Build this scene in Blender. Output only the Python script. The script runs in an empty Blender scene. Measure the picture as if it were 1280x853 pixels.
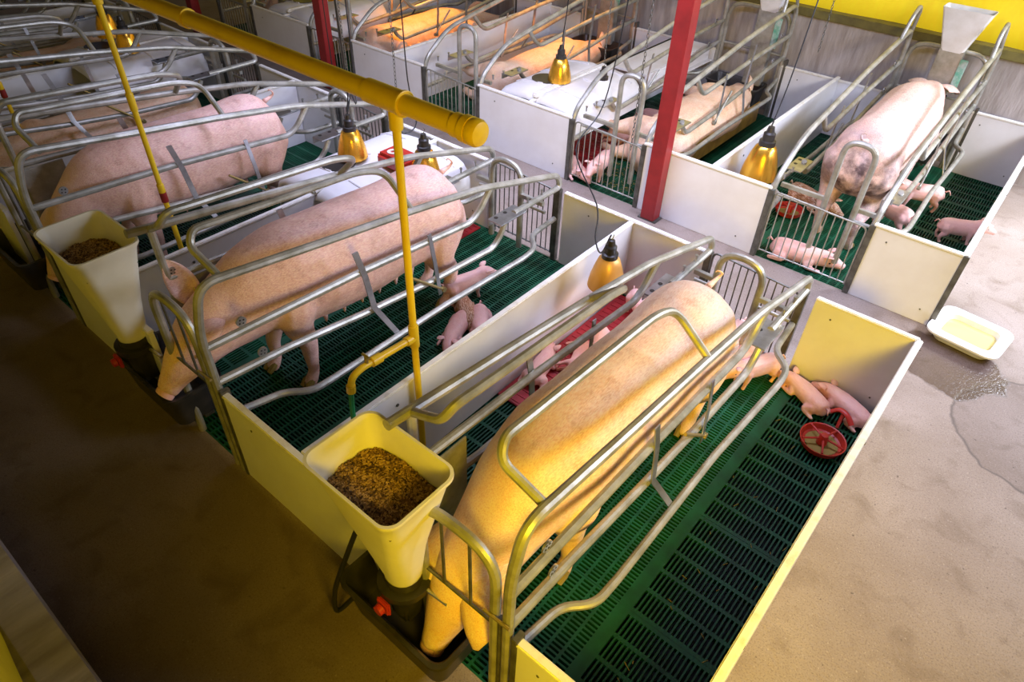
import bpy, bmesh, math, random
import numpy as np
from mathutils import Vector, Matrix
random.seed(7)
C = bpy.context.scene.collection
sc = bpy.context.scene
PI = math.pi

# ------------------------------------------------------------------ camera
CAM = Vector((0.0505, -0.8955, 2.878)); YAW, PITCH, ROLL, FPX = .6731, .7116, .04, 851.2
fw = Vector((-math.sin(YAW)*math.cos(PITCH), math.cos(YAW)*math.cos(PITCH), -math.sin(PITCH)))
rt = Vector((math.cos(YAW), math.sin(YAW), 0)); up = rt.cross(fw)
rr = math.cos(ROLL)*rt + math.sin(ROLL)*up
uu = -math.sin(ROLL)*rt + math.cos(ROLL)*up
cam = bpy.data.objects.new('camera', bpy.data.cameras.new('camera')); C.objects.link(cam)
cam.matrix_world = Matrix(((rr.x, uu.x, -fw.x, CAM.x), (rr.y, uu.y, -fw.y, CAM.y), (rr.z, uu.z, -fw.z, CAM.z), (0, 0, 0, 1)))
cam.data.sensor_width = 36; cam.data.lens = FPX/1280*36; cam.data.clip_start = .05
sc.camera = cam

# ------------------------------------------------------------------ light
w = bpy.data.worlds.new('world'); sc.world = w; w.use_nodes = True
bg = w.node_tree.nodes['Background']; bg.inputs[0].default_value = (.62, .68, 1.0, 1); bg.inputs[1].default_value = .07
def area(name, loc, target, sx, sy, power, col, spread=PI):
    l = bpy.data.lights.new(name, 'AREA'); l.shape = 'RECTANGLE'; l.size = sx; l.size_y = sy; l.energy = power; l.color = col; l.spread = spread
    o = bpy.data.objects.new(name, l); C.objects.link(o); o.location = loc
    o.rotation_euler = (Vector(target)-Vector(loc)).to_track_quat('-Z', 'Y').to_euler()
    return o
# daylight through the high window in the end wall, right of the pens
area('window_daylight', (2.2, 4.1, 3.0), (-1.6, 3.7, 0.3), 2.4, .8, 135, (.68, .74, 1.0), 2.2)
area('door_daylight', (1.6, 6.1, 2.3), (.2, 5.0, 0.1), 1.0, 1.0, 75, (.80, .86, 1.0), 1.9)
# daylight filtered by the yellow curtain of the long wall, at the end of the front alley
area('curtain_daylight_near', (1.0, -1.12, 2.15), (-.5, 1.8, 0.2), 1.1, .7, 74, (1.0, .69, .02), 1.7)
area('curtain_daylight_far', (-3.5, 6.40, 2.6), (-3.5, 3.6, 0.0), 8.0, .8, 16, (1.0, .92, .80), 2.4)
area('overhead_fill', (-2.6, 2.55, 3.35), (-2.8, 3.3, 0), 4.4, .6, 115, (.64, .67, 1.0), 2.0)  # fill light added under the closed ceiling, the roof has no opening
sc.view_settings.view_transform = 'Standard'; sc.view_settings.look = 'None'
sc.view_settings.exposure = 0.0; sc.view_settings.gamma = 1.0; sc.view_settings.use_curve_mapping = False

# ------------------------------------------------------------------ materials
def mat(name, col, rough=.5, metal=0., noise=0., nscale=8., col2=None, bump=0., bscale=60., ramp=(.35, .65), spec=.5, stretch=None):
    m = bpy.data.materials.new(name); m.use_nodes = True; nt = m.node_tree; N = nt.nodes; L = nt.links
    b = N['Principled BSDF']; b.inputs['Base Color'].default_value = (*col, 1); b.inputs['Roughness'].default_value = rough
    b.inputs['Metallic'].default_value = metal; b.inputs['Specular IOR Level'].default_value = spec
    tc = N.new('ShaderNodeTexCoord'); src = tc.outputs['Object']
    if stretch:
        mp = N.new('ShaderNodeMapping'); mp.inputs['Scale'].default_value = stretch; L.new(src, mp.inputs[0]); src = mp.outputs[0]
    if col2:
        n = N.new('ShaderNodeTexNoise'); n.inputs['Scale'].default_value = nscale; n.inputs['Detail'].default_value = 5
        n.inputs['Roughness'].default_value = .6; L.new(src, n.inputs['Vector'])
        r = N.new('ShaderNodeValToRGB'); r.color_ramp.elements[0].position = ramp[0]; r.color_ramp.elements[1].position = ramp[1]
        r.color_ramp.elements[0].color = (*col, 1); r.color_ramp.elements[1].color = (*col2, 1)
        L.new(n.outputs[0], r.inputs[0]); L.new(r.outputs[0], b.inputs['Base Color'])
    if bump:
        n2 = N.new('ShaderNodeTexNoise'); n2.inputs['Scale'].default_value = bscale; n2.inputs['Detail'].default_value = 4
        L.new(src, n2.inputs['Vector'])
        bp = N.new('ShaderNodeBump'); bp.inputs['Strength'].default_value = bump; bp.inputs['Distance'].default_value = .01
        L.new(n2.outputs[0], bp.inputs['Height']); L.new(bp.outputs[0], b.inputs['Normal'])
    return m
M = {}
M['galv'] = mat('galvanised_steel', (.50, .49, .44), .42, .5, col2=(.30, .29, .23), nscale=9, bump=.06, bscale=90)
M['steel_bare'] = mat('bright_steel', (.62, .63, .64), .3, .9, col2=(.45, .45, .45), nscale=14)
M['dark_steel'] = mat('dirty_steel', (.20, .195, .17), .5, .7, col2=(.10, .095, .08), nscale=12)
M['pvc'] = mat('white_plastic_board', (.83, .825, .83), .40, col2=(.76, .74, .73), nscale=3.0, bump=.02, bscale=20)
M['pvc_rim'] = mat('board_edge', (.84, .82, .76), .4, col2=(.62, .56, .42), nscale=20, ramp=(.5, .8))
M['hood'] = mat('creep_hood_plastic', (.82, .81, .81), .38, col2=(.72, .69, .67), nscale=3.0)
M['hopper'] = mat('cream_plastic', (.86, .82, .66), .42, col2=(.78, .74, .57), nscale=5)
M['green'] = mat('green_plastic_slats', (.007, .095, .042), .5, spec=.3, col2=(.004, .05, .022), nscale=7, bump=.05)
M['black'] = mat('black_plastic', (.018, .017, .016), .35, col2=(.04, .035, .03), nscale=10)
M['red_mat'] = mat('red_rubber', (.42, .018, .022), .45, col2=(.25, .012, .015), nscale=9)
M['red'] = mat('red_plastic', (.55, .03, .02), .4, col2=(.4, .03, .02), nscale=6)
M['red_paint'] = mat('red_painted_steel', (.33, .022, .022), .42, col2=(.24, .018, .018), nscale=8, bump=.03)
M['yellow_pipe'] = mat('yellow_painted_pipe', (.88, .60, .02), .34, col2=(.72, .45, .015), nscale=6, ramp=(.5, .8))
M['gold'] = mat('gold_aluminium', (1.0, .56, .07), .25, .85, col2=(.95, .48, .05), nscale=6)
M['orange_shade'] = mat('tan_lamp_shade', (.85, .47, .13), .4, .25, col2=(.78, .40, .10), nscale=5)
M['brass'] = mat('brass', (.45, .36, .16), .4, .8)
M['hose'] = mat('green_hose', (.02, .25, .08), .4)
M['cable'] = mat('black_cable', (.015, .015, .015), .4)
M['white'] = mat('white_enamel', (.86, .86, .84), .3, col2=(.75, .74, .70), nscale=9)
M['milk'] = mat('yellow_liquid', (.72, .58, .22), .15)
M['feed'] = mat('feed_pellets', (.16, .085, .028), .8, col2=(.035, .016, .007), nscale=60, ramp=(.3, .7))
M['feed_light'] = mat('feed_pellets_light', (.46, .28, .10), .8, col2=(.20, .11, .035), nscale=20, ramp=(.3, .7))
M['wood_sill'] = mat('olive_painted_timber', (.20, .17, .045), .6, col2=(.12, .10, .03), nscale=10)
M['wood_dark'] = mat('dark_roof_boards', (.10, .08, .06), .8)
M['pellet_tan'] = mat('pellet_tan', (.50, .31, .12), .75)
M['pellet_brown'] = mat('pellet_brown', (.24, .13, .045), .8)
M['pellet_dark'] = mat('pellet_dark', (.07, .035, .014), .8)
M['straw'] = mat('straw_dirt', (.30, .22, .05), .8)
M['eye'] = mat('eye', (.02, .012, .01), .15)
M['eartag'] = mat('yellow_ear_tag', (.75, .6, .05), .4)
M['bulb'] = mat('glass_bulb', (.8, .8, .78), .1)
M['pit'] = mat('slurry', (.008, .009, .007), .6)

def skin(name, base, mid, dark, dirt=None, bristle=(.97, .82, .62), bs=1.0):
    m = bpy.data.materials.new(name); m.use_nodes = True; nt = m.node_tree; N = nt.nodes; L = nt.links
    b = N['Principled BSDF']; b.inputs['Roughness'].default_value = .52
    b.inputs['Subsurface Weight'].default_value = .12; b.inputs['Subsurface Radius'].default_value = (.02, .008, .004); b.inputs['Subsurface Scale'].default_value = 1
    tc = N.new('ShaderNodeTexCoord'); src = tc.outputs['Object']
    def noise(s, det=4, vec=src, rough=.6):
        n = N.new('ShaderNodeTexNoise'); n.inputs['Scale'].default_value = s; n.inputs['Detail'].default_value = det
        n.inputs['Roughness'].default_value = rough; L.new(vec, n.inputs['Vector']); return n.outputs[0]
    def ramp(v, e):
        r = N.new('ShaderNodeValToRGB'); cr = r.color_ramp
        cr.elements[0].position, cr.elements[0].color = e[0][0], (*e[0][1], 1); cr.elements[1].position, cr.elements[1].color = e[-1][0], (*e[-1][1], 1)
        for p, c in e[1:-1]:
            x = cr.elements.new(p); x.color = (*c, 1)
        L.new(v, r.inputs[0]); return r.outputs[0]
    def mix(a, bb, f, mode='MIX'):
        x = N.new('ShaderNodeMix'); x.data_type = 'RGBA'; x.blend_type = mode
        for s, v in ((6, a), (7, bb)):
            if isinstance(v, tuple): x.inputs[s].default_value = (*v, 1)
            else: L.new(v, x.inputs[s])
        if isinstance(f, float): x.inputs[0].default_value = f
        else: L.new(f, x.inputs[0])
        return x.outputs[2]
    c = ramp(noise(2.6), [(.36, base), (.5, mid), (.64, base)])
    # blotches and scuffs
    sc1 = ramp(noise(7.5, 6), [(.56, (0, 0, 0)), (.74, (.75, .75, .75))])
    c = mix(c, dark, sc1)
    # fine bristles: noise squeezed along the body
    mp = N.new('ShaderNodeMapping'); mp.inputs['Scale'].default_value = (240, 42, 240); L.new(src, mp.inputs[0])
    br = noise(1.0, 3, mp.outputs[0])
    brc = ramp(br, [(.47, (0, 0, 0)), (.64, (.6*bs,)*3)])
    c = mix(c, bristle, brc)
    br2 = ramp(noise(1.0, 2, mp.outputs[0]), [(.36, (.38*bs,)*3), (.48, (0, 0, 0))])
    c = mix(c, dark, br2)
    if dirt:
        geo = N.new('ShaderNodeVectorMath'); geo.operation = 'DISTANCE'; L.new(src, geo.inputs[0]); geo.inputs[1].default_value = dirt[0]
        mr = N.new('ShaderNodeMapRange'); mr.inputs[1].default_value = dirt[1]; mr.inputs[2].default_value = dirt[1]*.35
        ad = N.new('ShaderNodeMath'); ad.operation = 'MULTIPLY'; L.new(geo.outputs['Value'], mr.inputs[0])
        r2 = ramp(noise(9, 6), [(.35, (.1, .1, .1)), (.6, (1, 1, 1))]); L.new(mr.outputs[0], ad.inputs[0]); L.new(r2, ad.inputs[1])
        c = mix(c, dirt[2], ad.outputs[0])
    L.new(c, b.inputs['Base Color'])
    bp = N.new('ShaderNodeBump'); bp.inputs['Strength'].default_value = .5*bs; bp.inputs['Distance'].default_value = .005
    L.new(br, bp.inputs['Height'])
    bp2 = N.new('ShaderNodeBump'); bp2.inputs['Strength'].default_value = .22; bp2.inputs['Distance'].default_value = .02
    L.new(noise(14, 3), bp2.inputs['Height']); L.new(bp.outputs[0], bp2.inputs['Normal'])
    L.new(bp2.outputs[0], b.inputs['Normal'])
    return m
M['skin'] = skin('sow_skin', (.95, .66, .48), (.90, .55, .34), (.60, .30, .17), bs=.8)
M['skin_pink'] = skin('sow_skin_pink', (.88, .55, .49), (.76, .44, .36), (.46, .22, .18), bs=.7)
M['skin_dirty'] = skin('sow_skin_dirty', (.82, .50, .42), (.84, .56, .48), (.56, .28, .22), dirt=((-.06, 2.1, .50), .62, (.09, .045, .035)))
M['skin_piglet'] = skin('piglet_skin', (.80, .42, .36), (.86, .52, .46), (.66, .27, .22), bs=.25)
M['skin_brown'] = skin('brown_piglet_skin', (.38, .15, .06), (.48, .20, .08), (.14, .06, .03))

def concrete():
    m = bpy.data.materials.new('stained_concrete'); m.use_nodes = True; nt = m.node_tree; N = nt.nodes; L = nt.links
    b = N['Principled BSDF']; tc = N.new('ShaderNodeTexCoord'); src = tc.outputs['Object']
    def noise(s, det=6, d=0):
        n = N.new('ShaderNodeTexNoise'); n.inputs['Scale'].default_value = s; n.inputs['Detail'].default_value = det
        n.inputs['Distortion'].default_value = d; L.new(src, n.inputs['Vector']); return n.outputs[0]
    def ramp(v, e):
        r = N.new('ShaderNodeValToRGB'); cr = r.color_ramp
        cr.elements[0].position, cr.elements[0].color = e[0][0], (*e[0][1], 1); cr.elements[1].position, cr.elements[1].color = e[1][0], (*e[1][1], 1)
        L.new(v, r.inputs[0]); return r.outputs[0]
    def mix(a, bb, f, mode='MIX'):
        x = N.new('ShaderNodeMix'); x.data_type = 'RGBA'; x.blend_type = mode
        for s, v in ((6, a), (7, bb)):
            if isinstance(v, tuple): x.inputs[s].default_value = (*v, 1)
            else: L.new(v, x.inputs[s])
        if isinstance(f, float): x.inputs[0].default_value = f
        else: L.new(f, x.inputs[0])
        return x.outputs[2]
    c = ramp(noise(1.4, 6), [(.3, (.24, .18, .135)), (.7, (.36, .29, .245))])
    c = mix(c, (.16, .11, .07), ramp(noise(6, 8, .6), [(.52, (0, 0, 0)), (.8, (.8, .8, .8))]))
    c = mix(c, (.14, .10, .07), ramp(noise(130, 3), [(.50, (0, 0, 0)), (.75, (.75, .75, .75))]))
    c = mix(c, (.55, .47, .40), ramp(noise(95, 2), [(.62, (0, 0, 0)), (.8, (.6, .6, .6))]))
    # shade of the front alley painted into the concrete, deepening towards the left
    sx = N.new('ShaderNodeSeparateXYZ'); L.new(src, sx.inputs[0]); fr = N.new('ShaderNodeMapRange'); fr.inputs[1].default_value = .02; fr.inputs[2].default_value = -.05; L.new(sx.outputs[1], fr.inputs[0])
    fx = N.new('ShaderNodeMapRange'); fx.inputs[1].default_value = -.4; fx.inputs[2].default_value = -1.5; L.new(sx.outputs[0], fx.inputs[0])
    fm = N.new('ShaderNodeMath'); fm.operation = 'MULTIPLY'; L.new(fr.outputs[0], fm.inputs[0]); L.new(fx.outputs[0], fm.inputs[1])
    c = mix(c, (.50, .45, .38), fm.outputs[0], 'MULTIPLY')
    c = mix(c, (.08, .055, .04), ramp(noise(38, 3), [(.68, (0, 0, 0)), (.76, (.9, .9, .9))]))
    def blob(cx, cy, sx, sy, rad, warp, edge):
        mp = N.new('ShaderNodeMapping'); mp.inputs['Location'].default_value = (-cx*sx, -cy*sy, 0); mp.inputs['Scale'].default_value = (sx, sy, 0); L.new(src, mp.inputs[0])
        ln = N.new('ShaderNodeVectorMath'); ln.operation = 'LENGTH'; L.new(mp.outputs[0], ln.inputs[0])
        n = noise(5, 4); ad = N.new('ShaderNodeMath'); ad.operation = 'MULTIPLY_ADD'; L.new(n, ad.inputs[0]); ad.inputs[1].default_value = warp; L.new(ln.outputs['Value'], ad.inputs[2])
        mr = N.new('ShaderNodeMapRange'); mr.inputs[1].default_value = rad+warp*.5+edge; mr.inputs[2].default_value = rad+warp*.5; L.new(ad.outputs[0], mr.inputs[0])
        return mr.outputs[0]
    wet = blob(.20, 3.42, 1, 1, .30, .25, .03)          # wet stain in front of the tray
    c = mix(c, (.40, .35, .36), wet, 'MULTIPLY')
    ring_o = blob(.82, 3.08, 1, 1, .50, .10, .012); ring_i = blob(.82, 3.08, 1, 1, .485, .10, .012)
    sub = N.new('ShaderNodeMath'); sub.operation = 'SUBTRACT'; L.new(ring_o, sub.inputs[0]); L.new(ring_i, sub.inputs[1])
    c = mix(c, (.12, .09, .07), sub.outputs[0])
    c = mix(c, (.80, .78, .78), ring_i, 'MULTIPLY')
    L.new(c, b.inputs['Base Color'])
    r = N.new('ShaderNodeMapRange'); r.inputs[3].default_value = .72; r.inputs[4].default_value = .22; L.new(wet, r.inputs[0]); L.new(r.outputs[0], b.inputs['Roughness'])
    bp = N.new('ShaderNodeBump'); bp.inputs['Strength'].default_value = .5; bp.inputs['Distance'].default_value = .006
    L.new(noise(45, 6), bp.inputs['Height']); L.new(bp.outputs[0], b.inputs['Normal'])
    return m
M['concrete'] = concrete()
M['wall'] = mat('board_marked_concrete', (.33, .285, .26), .8, col2=(.52, .47, .45), nscale=2.2, bump=.5, bscale=14, stretch=(6, 1, .9))
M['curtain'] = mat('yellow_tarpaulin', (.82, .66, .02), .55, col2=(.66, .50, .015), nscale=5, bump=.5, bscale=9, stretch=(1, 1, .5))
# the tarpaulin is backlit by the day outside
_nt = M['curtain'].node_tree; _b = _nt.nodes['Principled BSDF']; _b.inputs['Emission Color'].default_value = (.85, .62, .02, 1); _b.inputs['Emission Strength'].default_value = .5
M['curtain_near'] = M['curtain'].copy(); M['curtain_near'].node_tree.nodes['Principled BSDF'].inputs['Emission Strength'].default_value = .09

# ------------------------------------------------------------------ mesh helpers
class MB:
    def __init__(s): s.v = []; s.f = []; s.fm = []; s.mi = 0
    def add(s, vs, fs):
        o = len(s.v); s.v += [tuple(x) for x in vs]; s.f += [tuple(o+i for i in f) for f in fs]; s.fm += [s.mi]*len(fs); return s
    def box(s, x0, y0, z0, x1, y1, z1, bev=0.):
        if bev <= 0:
            vs = [(x, y, z) for z in (z0, z1) for y in (y0, y1) for x in (x0, x1)]
            return s.add(vs, [(0, 2, 3, 1), (4, 5, 7, 6), (0, 1, 5, 4), (2, 6, 7, 3), (0, 4, 6, 2), (1, 3, 7, 5)])
        bm = bmesh.new(); bmesh.ops.create_cube(bm, size=1)
        for v in bm.verts: v.co = Vector(((x0+x1)/2+v.co.x*(x1-x0), (y0+y1)/2+v.co.y*(y1-y0), (z0+z1)/2+v.co.z*(z1-z0)))
        bmesh.ops.bevel(bm, geom=bm.edges[:], offset=bev, segments=2, affect='EDGES')
        bm.verts.index_update(); s.add([v.co for v in bm.verts], [[v.index for v in f.verts] for f in bm.faces]); bm.free(); return s
    def tube(s, pts, r, n=10, caps=True, fil=0., closed=False, flat=None):
        P = [Vector(p) for p in pts]
        if fil: P = fillet(P, fil)
        R = r if isinstance(r, (list, tuple)) else [r]*len(P)
        m = len(P); T = []
        for i in range(m):
            a = P[i-1] if (i > 0 or closed) else P[i]; b = P[(i+1) % m] if (i < m-1 or closed) else P[i]
            T.append((b-a).normalized())
        ref = Vector((0, 0, 1)) if abs(T[0].z) < .9 else Vector((1, 0, 0))
        nrm = (ref-T[0]*ref.dot(T[0])).normalized(); vs = []
        for i in range(m):
            nrm = (nrm-T[i]*nrm.dot(T[i])); nrm.normalize(); bi = T[i].cross(nrm)
            for k in range(n):
                a = 2*PI*k/n
                ca, sa = math.cos(a), math.sin(a)
                if flat: ca *= flat
                vs.append(P[i]+(nrm*ca+bi*sa)*R[i])
        fs = []
        for i in range(m if closed else m-1):
            j = (i+1) % m
            for k in range(n): fs.append((i*n+k, i*n+(k+1) % n, j*n+(k+1) % n, j*n+k))
        if caps and not closed: fs.append(tuple(range(n-1, -1, -1))); fs.append(tuple((m-1)*n+k for k in range(n)))
        return s.add(vs, fs)
    def lathe(s, prof, c, n=24, axis='z', caps=False):
        c = Vector(c); vs = []; fs = []
        for r, h in prof:
            for k in range(n):
                a = 2*PI*k/n; x, y = r*math.cos(a), r*math.sin(a)
                vs.append(c+(Vector((x, y, h)) if axis == 'z' else Vector((h, x, y)) if axis == 'x' else Vector((y, h, x))))
        for i in range(len(prof)-1):
            for k in range(n): fs.append((i*n+k, i*n+(k+1) % n, (i+1)*n+(k+1) % n, (i+1)*n+k))
        if caps: fs.append(tuple(range(n-1, -1, -1))); fs.append(tuple((len(prof)-1)*n+k for k in range(n)))
        return s.add(vs, fs)
    def loft(s, rings, cap0=True, cap1=True):
        n = len(rings[0]); vs = [p for r in rings for p in r]; fs = []
        for i in range(len(rings)-1):
            for k in range(n): fs.append((i*n+k, i*n+(k+1) % n, (i+1)*n+(k+1) % n, (i+1)*n+k))
        if cap0: fs.append(tuple(range(n-1, -1, -1)))
        if cap1: fs.append(tuple((len(rings)-1)*n+k for k in range(n)))
        return s.add(vs, fs)
    def mesh(s, name, mats, smooth=True, ang=35):
        me = bpy.data.meshes.new(name); me.from_pydata(s.v, [], s.f)
        for m in (mats if isinstance(mats, (list, tuple)) else [mats]): me.materials.append(m)
        bm = bmesh.new(); bm.from_mesh(me); bmesh.ops.recalc_face_normals(bm, faces=bm.faces); 
        bm.to_mesh(me); bm.free()
        for i, p in enumerate(me.polygons): p.use_smooth = smooth; p.material_index = s.fm[i]
        if smooth: me.set_sharp_from_angle(angle=math.radians(ang))
        return me
    def build(s, name, m, parent=None, loc=(0, 0, 0), rot=(0, 0, 0), smooth=True, ang=35):
        o = bpy.data.objects.new(name, s.mesh(name, m, smooth, ang)); C.objects.link(o)
        o.location = loc; o.rotation_euler = rot
        if parent: o.parent = parent
        return o
def fillet(P, r, n=6):
    out = [P[0]]
    for i in range(1, len(P)-1):
        a, b, c = P[i-1], P[i], P[i+1]; u = (a-b); v = (c-b); lu, lv = u.length, v.length
        d = min(r, lu*.48, lv*.48); u.normalize(); v.normalize()
        if u.dot(v) < -.999: out.append(b); continue
        p0, p1 = b+u*d, b+v*d
        for k in range(n+1):
            t = k/n; out.append(p0*(1-t)**2+b*2*t*(1-t)+p1*t*t)
    out.append(P[-1]); return out
def catmull(P, n=5):
    P = [np.array(p, float) for p in P]; Q = [2*P[0]-P[1]]+P+[2*P[-1]-P[-2]]; out = []
    for i in range(1, len(Q)-2):
        for k in range(n):
            t = k/n; a, b, c, d = Q[i-1], Q[i], Q[i+1], Q[i+2]
            out.append(.5*((2*b)+(-a+c)*t+(2*a-5*b+4*c-d)*t*t+(-a+3*b-3*c+d)*t**3))
    out.append(P[-1]); return out
def tag(o, label=None, cat=None, group=None, kind=None):
    if label: o['label'] = label
    if cat: o['category'] = cat
    if group: o['group'] = group
    if kind: o['kind'] = kind
    return o
def thing(name, label, cat, loc=(0, 0, 0), rot=(0, 0, 0), group=None):
    o = bpy.data.objects.new(name, None); C.objects.link(o); o.location = loc; o.rotation_euler = rot; o.empty_display_size = .1
    return tag(o, label, cat, group)
def dup(root, loc, rot=None, label=None, group=None, scale=None):
    kids = {}
    for o in list(C.objects): kids.setdefault(o.parent, []).append(o)
    r = root.copy(); C.objects.link(r); r.location = loc
    if rot is not None: r.rotation_euler = rot
    if scale: r.scale = (scale,)*3
    if label: r['label'] = label
    if group: r['group'] = group
    for ch in kids.get(root, []):
        c = ch.copy(); C.objects.link(c); c.parent = r
        for g in kids.get(ch, []):
            d = g.copy(); C.objects.link(d); d.parent = c
    return r

# ================================================================== SETTING
L1, G0, G1 = 2.65, 3.754, 6.40     # back of first row, rear and front of second row
XL = -12.6
H = .585
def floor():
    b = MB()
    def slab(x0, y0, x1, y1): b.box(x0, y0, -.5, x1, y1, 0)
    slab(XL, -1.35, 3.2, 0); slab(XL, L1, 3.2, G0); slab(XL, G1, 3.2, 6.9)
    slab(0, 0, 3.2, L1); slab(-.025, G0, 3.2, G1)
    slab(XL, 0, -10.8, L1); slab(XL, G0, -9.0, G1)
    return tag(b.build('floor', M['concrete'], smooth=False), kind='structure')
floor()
b = MB(); b.box(XL, 0, -.56, 0, G1, -.5); tag(b.build('trim_1', M['pit'], smooth=False), kind='structure')
# long wall behind the second row: board-marked concrete, timber sill, yellow tarpaulin above
b = MB(); b.box(XL, 6.55, -.1, 3.2, 6.75, 1.04); tag(b.build('wall_back', M['wall'], smooth=False), kind='structure')
b = MB(); b.box(XL, 6.52, 1.0, 3.2, 6.76, 1.075, .006); tag(b.build('trim_2', M['wood_sill']), kind='structure')
def tarp(y, z0, z1, dirn, x0=XL, x1=3.2):
    nx, nz = 160, 8; vs = []; fs = []
    for j in range(nz+1):
        for i in range(nx+1):
            x = x0+(x1-x0)*i/nx; z = z0+(z1-z0)*j/nz
            vs.append((x, y+dirn*(.02*math.sin(x*2.3+z*1.4)+.012*math.sin(x*7.1-z*3)+.05*max(0, .35-(z-z0))), z))
    for j in range(nz):
        for i in range(nx): a = j*(nx+1)+i; fs.append((a, a+1, a+nx+2, a+nx+1))
    m = MB(); m.add(vs, fs); return m
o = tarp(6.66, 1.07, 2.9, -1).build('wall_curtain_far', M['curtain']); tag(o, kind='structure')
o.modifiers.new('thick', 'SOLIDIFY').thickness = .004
# near long wall: low concrete kerb wall with yellow tarpaulin (bottom left of the photograph)
b = MB(); b.box(XL, -1.35, -.1, 3.2, -1.0, .28, .02); b.box(XL, -1.14, .28, 3.2, -1.0, .30); tag(b.build('wall_front', M['wall'], smooth=False), kind='structure')
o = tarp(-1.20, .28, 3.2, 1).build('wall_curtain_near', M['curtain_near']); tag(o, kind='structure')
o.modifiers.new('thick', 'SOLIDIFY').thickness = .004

m = MB(); m.box(XL, -1.4, 3.45, 3.2, 6.9, 3.55); tag(m.build('ceiling', M['wood_dark'], smooth=False), kind='structure')

# ================================================================== SLATTED FLOORS
def slats():
    # zones across the pen, x from -1.8 to 0 (right side)
    top = []; vs = []; fs = []
    def cell(x0, y0, x1, y1, hole):
        if not hole:
            o = len(vs); vs.extend([(x0, y0, 0), (x1, y0, 0), (x1, y1, 0), (x0, y1, 0)]); fs.append((o, o+1, o+2, o+3))
        else:
            o = len(vs)
            for z in (0, -.03): vs.extend([(x0, y0, z), (x1, y0, z), (x1, y1, z), (x0, y1, z)])
            for k in range(4): fs.append((o+k, o+(k+1) % 4, o+4+(k+1) % 4, o+4+k))
    def grid(xa, xb, ya, yb, sx, bx, sy, by):
        # slot size sx*sy, bars bx/by
        nx = int((xb-xa-bx)/(sx+bx)); ny = int((yb-ya-by)/(sy+by))
        bx = ((xb-xa)-nx*sx)/(nx+1); by = ((yb-ya)-ny*sy)/(ny+1)
        xs = [xa]; ys = [ya]
        for i in range(nx): xs += [xs[-1]+bx, xs[-1]+bx+sx]
        for i in range(ny): ys += [ys[-1]+by, ys[-1]+by+sy]
        xs.append(xb); ys.append(yb)
        for i in range(len(xs)-1):
            if i % 2 == 0: cell(xs[i], ya, xs[i+1], yb, False)
            else:
                for j in range(len(ys)-1): cell(xs[i], ys[j], xs[i+1], ys[j+1], j % 2 == 1)
    def solid(xa, xb): cell(xa, 0, xb, 2.648, False)
    for (ya, yb) in ((0, .66), (.662, 1.324), (1.326, 1.986), (1.988, 2.648)):
        grid(-.46, -.002, ya, yb, .0128, .0085, .108, .0115)
        grid(-1.298, -.502, ya, yb, .052, .010, .0115, .0095)
        grid(-1.798, -1.34, ya, yb, .0128, .0085, .108, .0115)
    solid(-.502, -.46); solid(-1.34, -1.298)
    m = MB(); m.add(vs, fs); return m
base_slat = tag(slats().build('slatted_floor', M['green'], loc=(0, 0, 0), smooth=False), 'green plastic slatted floor of the nearest pen, under the sow eating at the near feed hopper', 'slatted floor')
names1 = ['nearest pen', 'second pen', 'third pen', 'fourth pen', 'fifth pen', 'farthest pen']
for k in range(1, 6):
    o = base_slat.copy(); C.objects.link(o); o.location = (-1.8*k, 0, 0)
    o['label'] = 'green plastic slatted floor of the %s of the near row, counted from the right' % names1[k]
names2 = ['rightmost pen', 'pen behind the red post', 'pen with the big white piglet hood', 'pen left of the brown sow', 'leftmost pen']
for k in range(5):
    o = base_slat.copy(); C.objects.link(o); o.location = (-.025-1.787*k, G0, 0)
    o['label'] = ['green slatted floor under the standing sow by the back wall, rightmost pen of the far row', 'green slatted floor under the lying sow behind the red post', 'green slatted floor beside the big two part white hood of the far row',
                  'green slatted floor under the orange lit sow of the far row', 'green slatted floor of the leftmost pen of the far row'][k]

# ================================================================== PANELS
def panel(x0, y0, x1, y1, h, label, group=None, cap=True, mt='pvc', z0=.0):
    t = thing('pen_panel', label, 'panel', ((x0+x1)/2, (y0+y1)/2, 0), group=group)
    alongx = abs(x1-x0) > abs(y1-y0); Lh = max(abs(x1-x0), abs(y1-y0))/2; th = .014
    m = MB()
    if alongx: m.box(-Lh, -th, z0, Lh, th, h-.018, .003)
    else: m.box(-th, -Lh, z0, th, Lh, h-.018, .003)
    m.build('board', M[mt], t)
    c = MB()
    if alongx: c.box(-Lh, -th-.004, h-.02, Lh, th+.004, h, .005)
    else: c.box(-th-.004, -Lh, h-.02, th+.004, Lh, h, .005)
    c.build('edge_cap', M['pvc_rim'], t)
    for sx in (-.6, .7):
        for zz in ((h-.10,) if sx < 0 else (.10,)):
            s = MB()
            if alongx: s.lathe([(.0, -.018), (.006, -.017), (.006, -.012)], (sx*Lh, 0, zz), 8, 'y')
            else: s.lathe([(.0, .019), (.009, .018), (.009, .012)], (0, sx*Lh, zz), 8, 'x')
            s.build('screw', M['dark_steel'], t)
    return t
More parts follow.
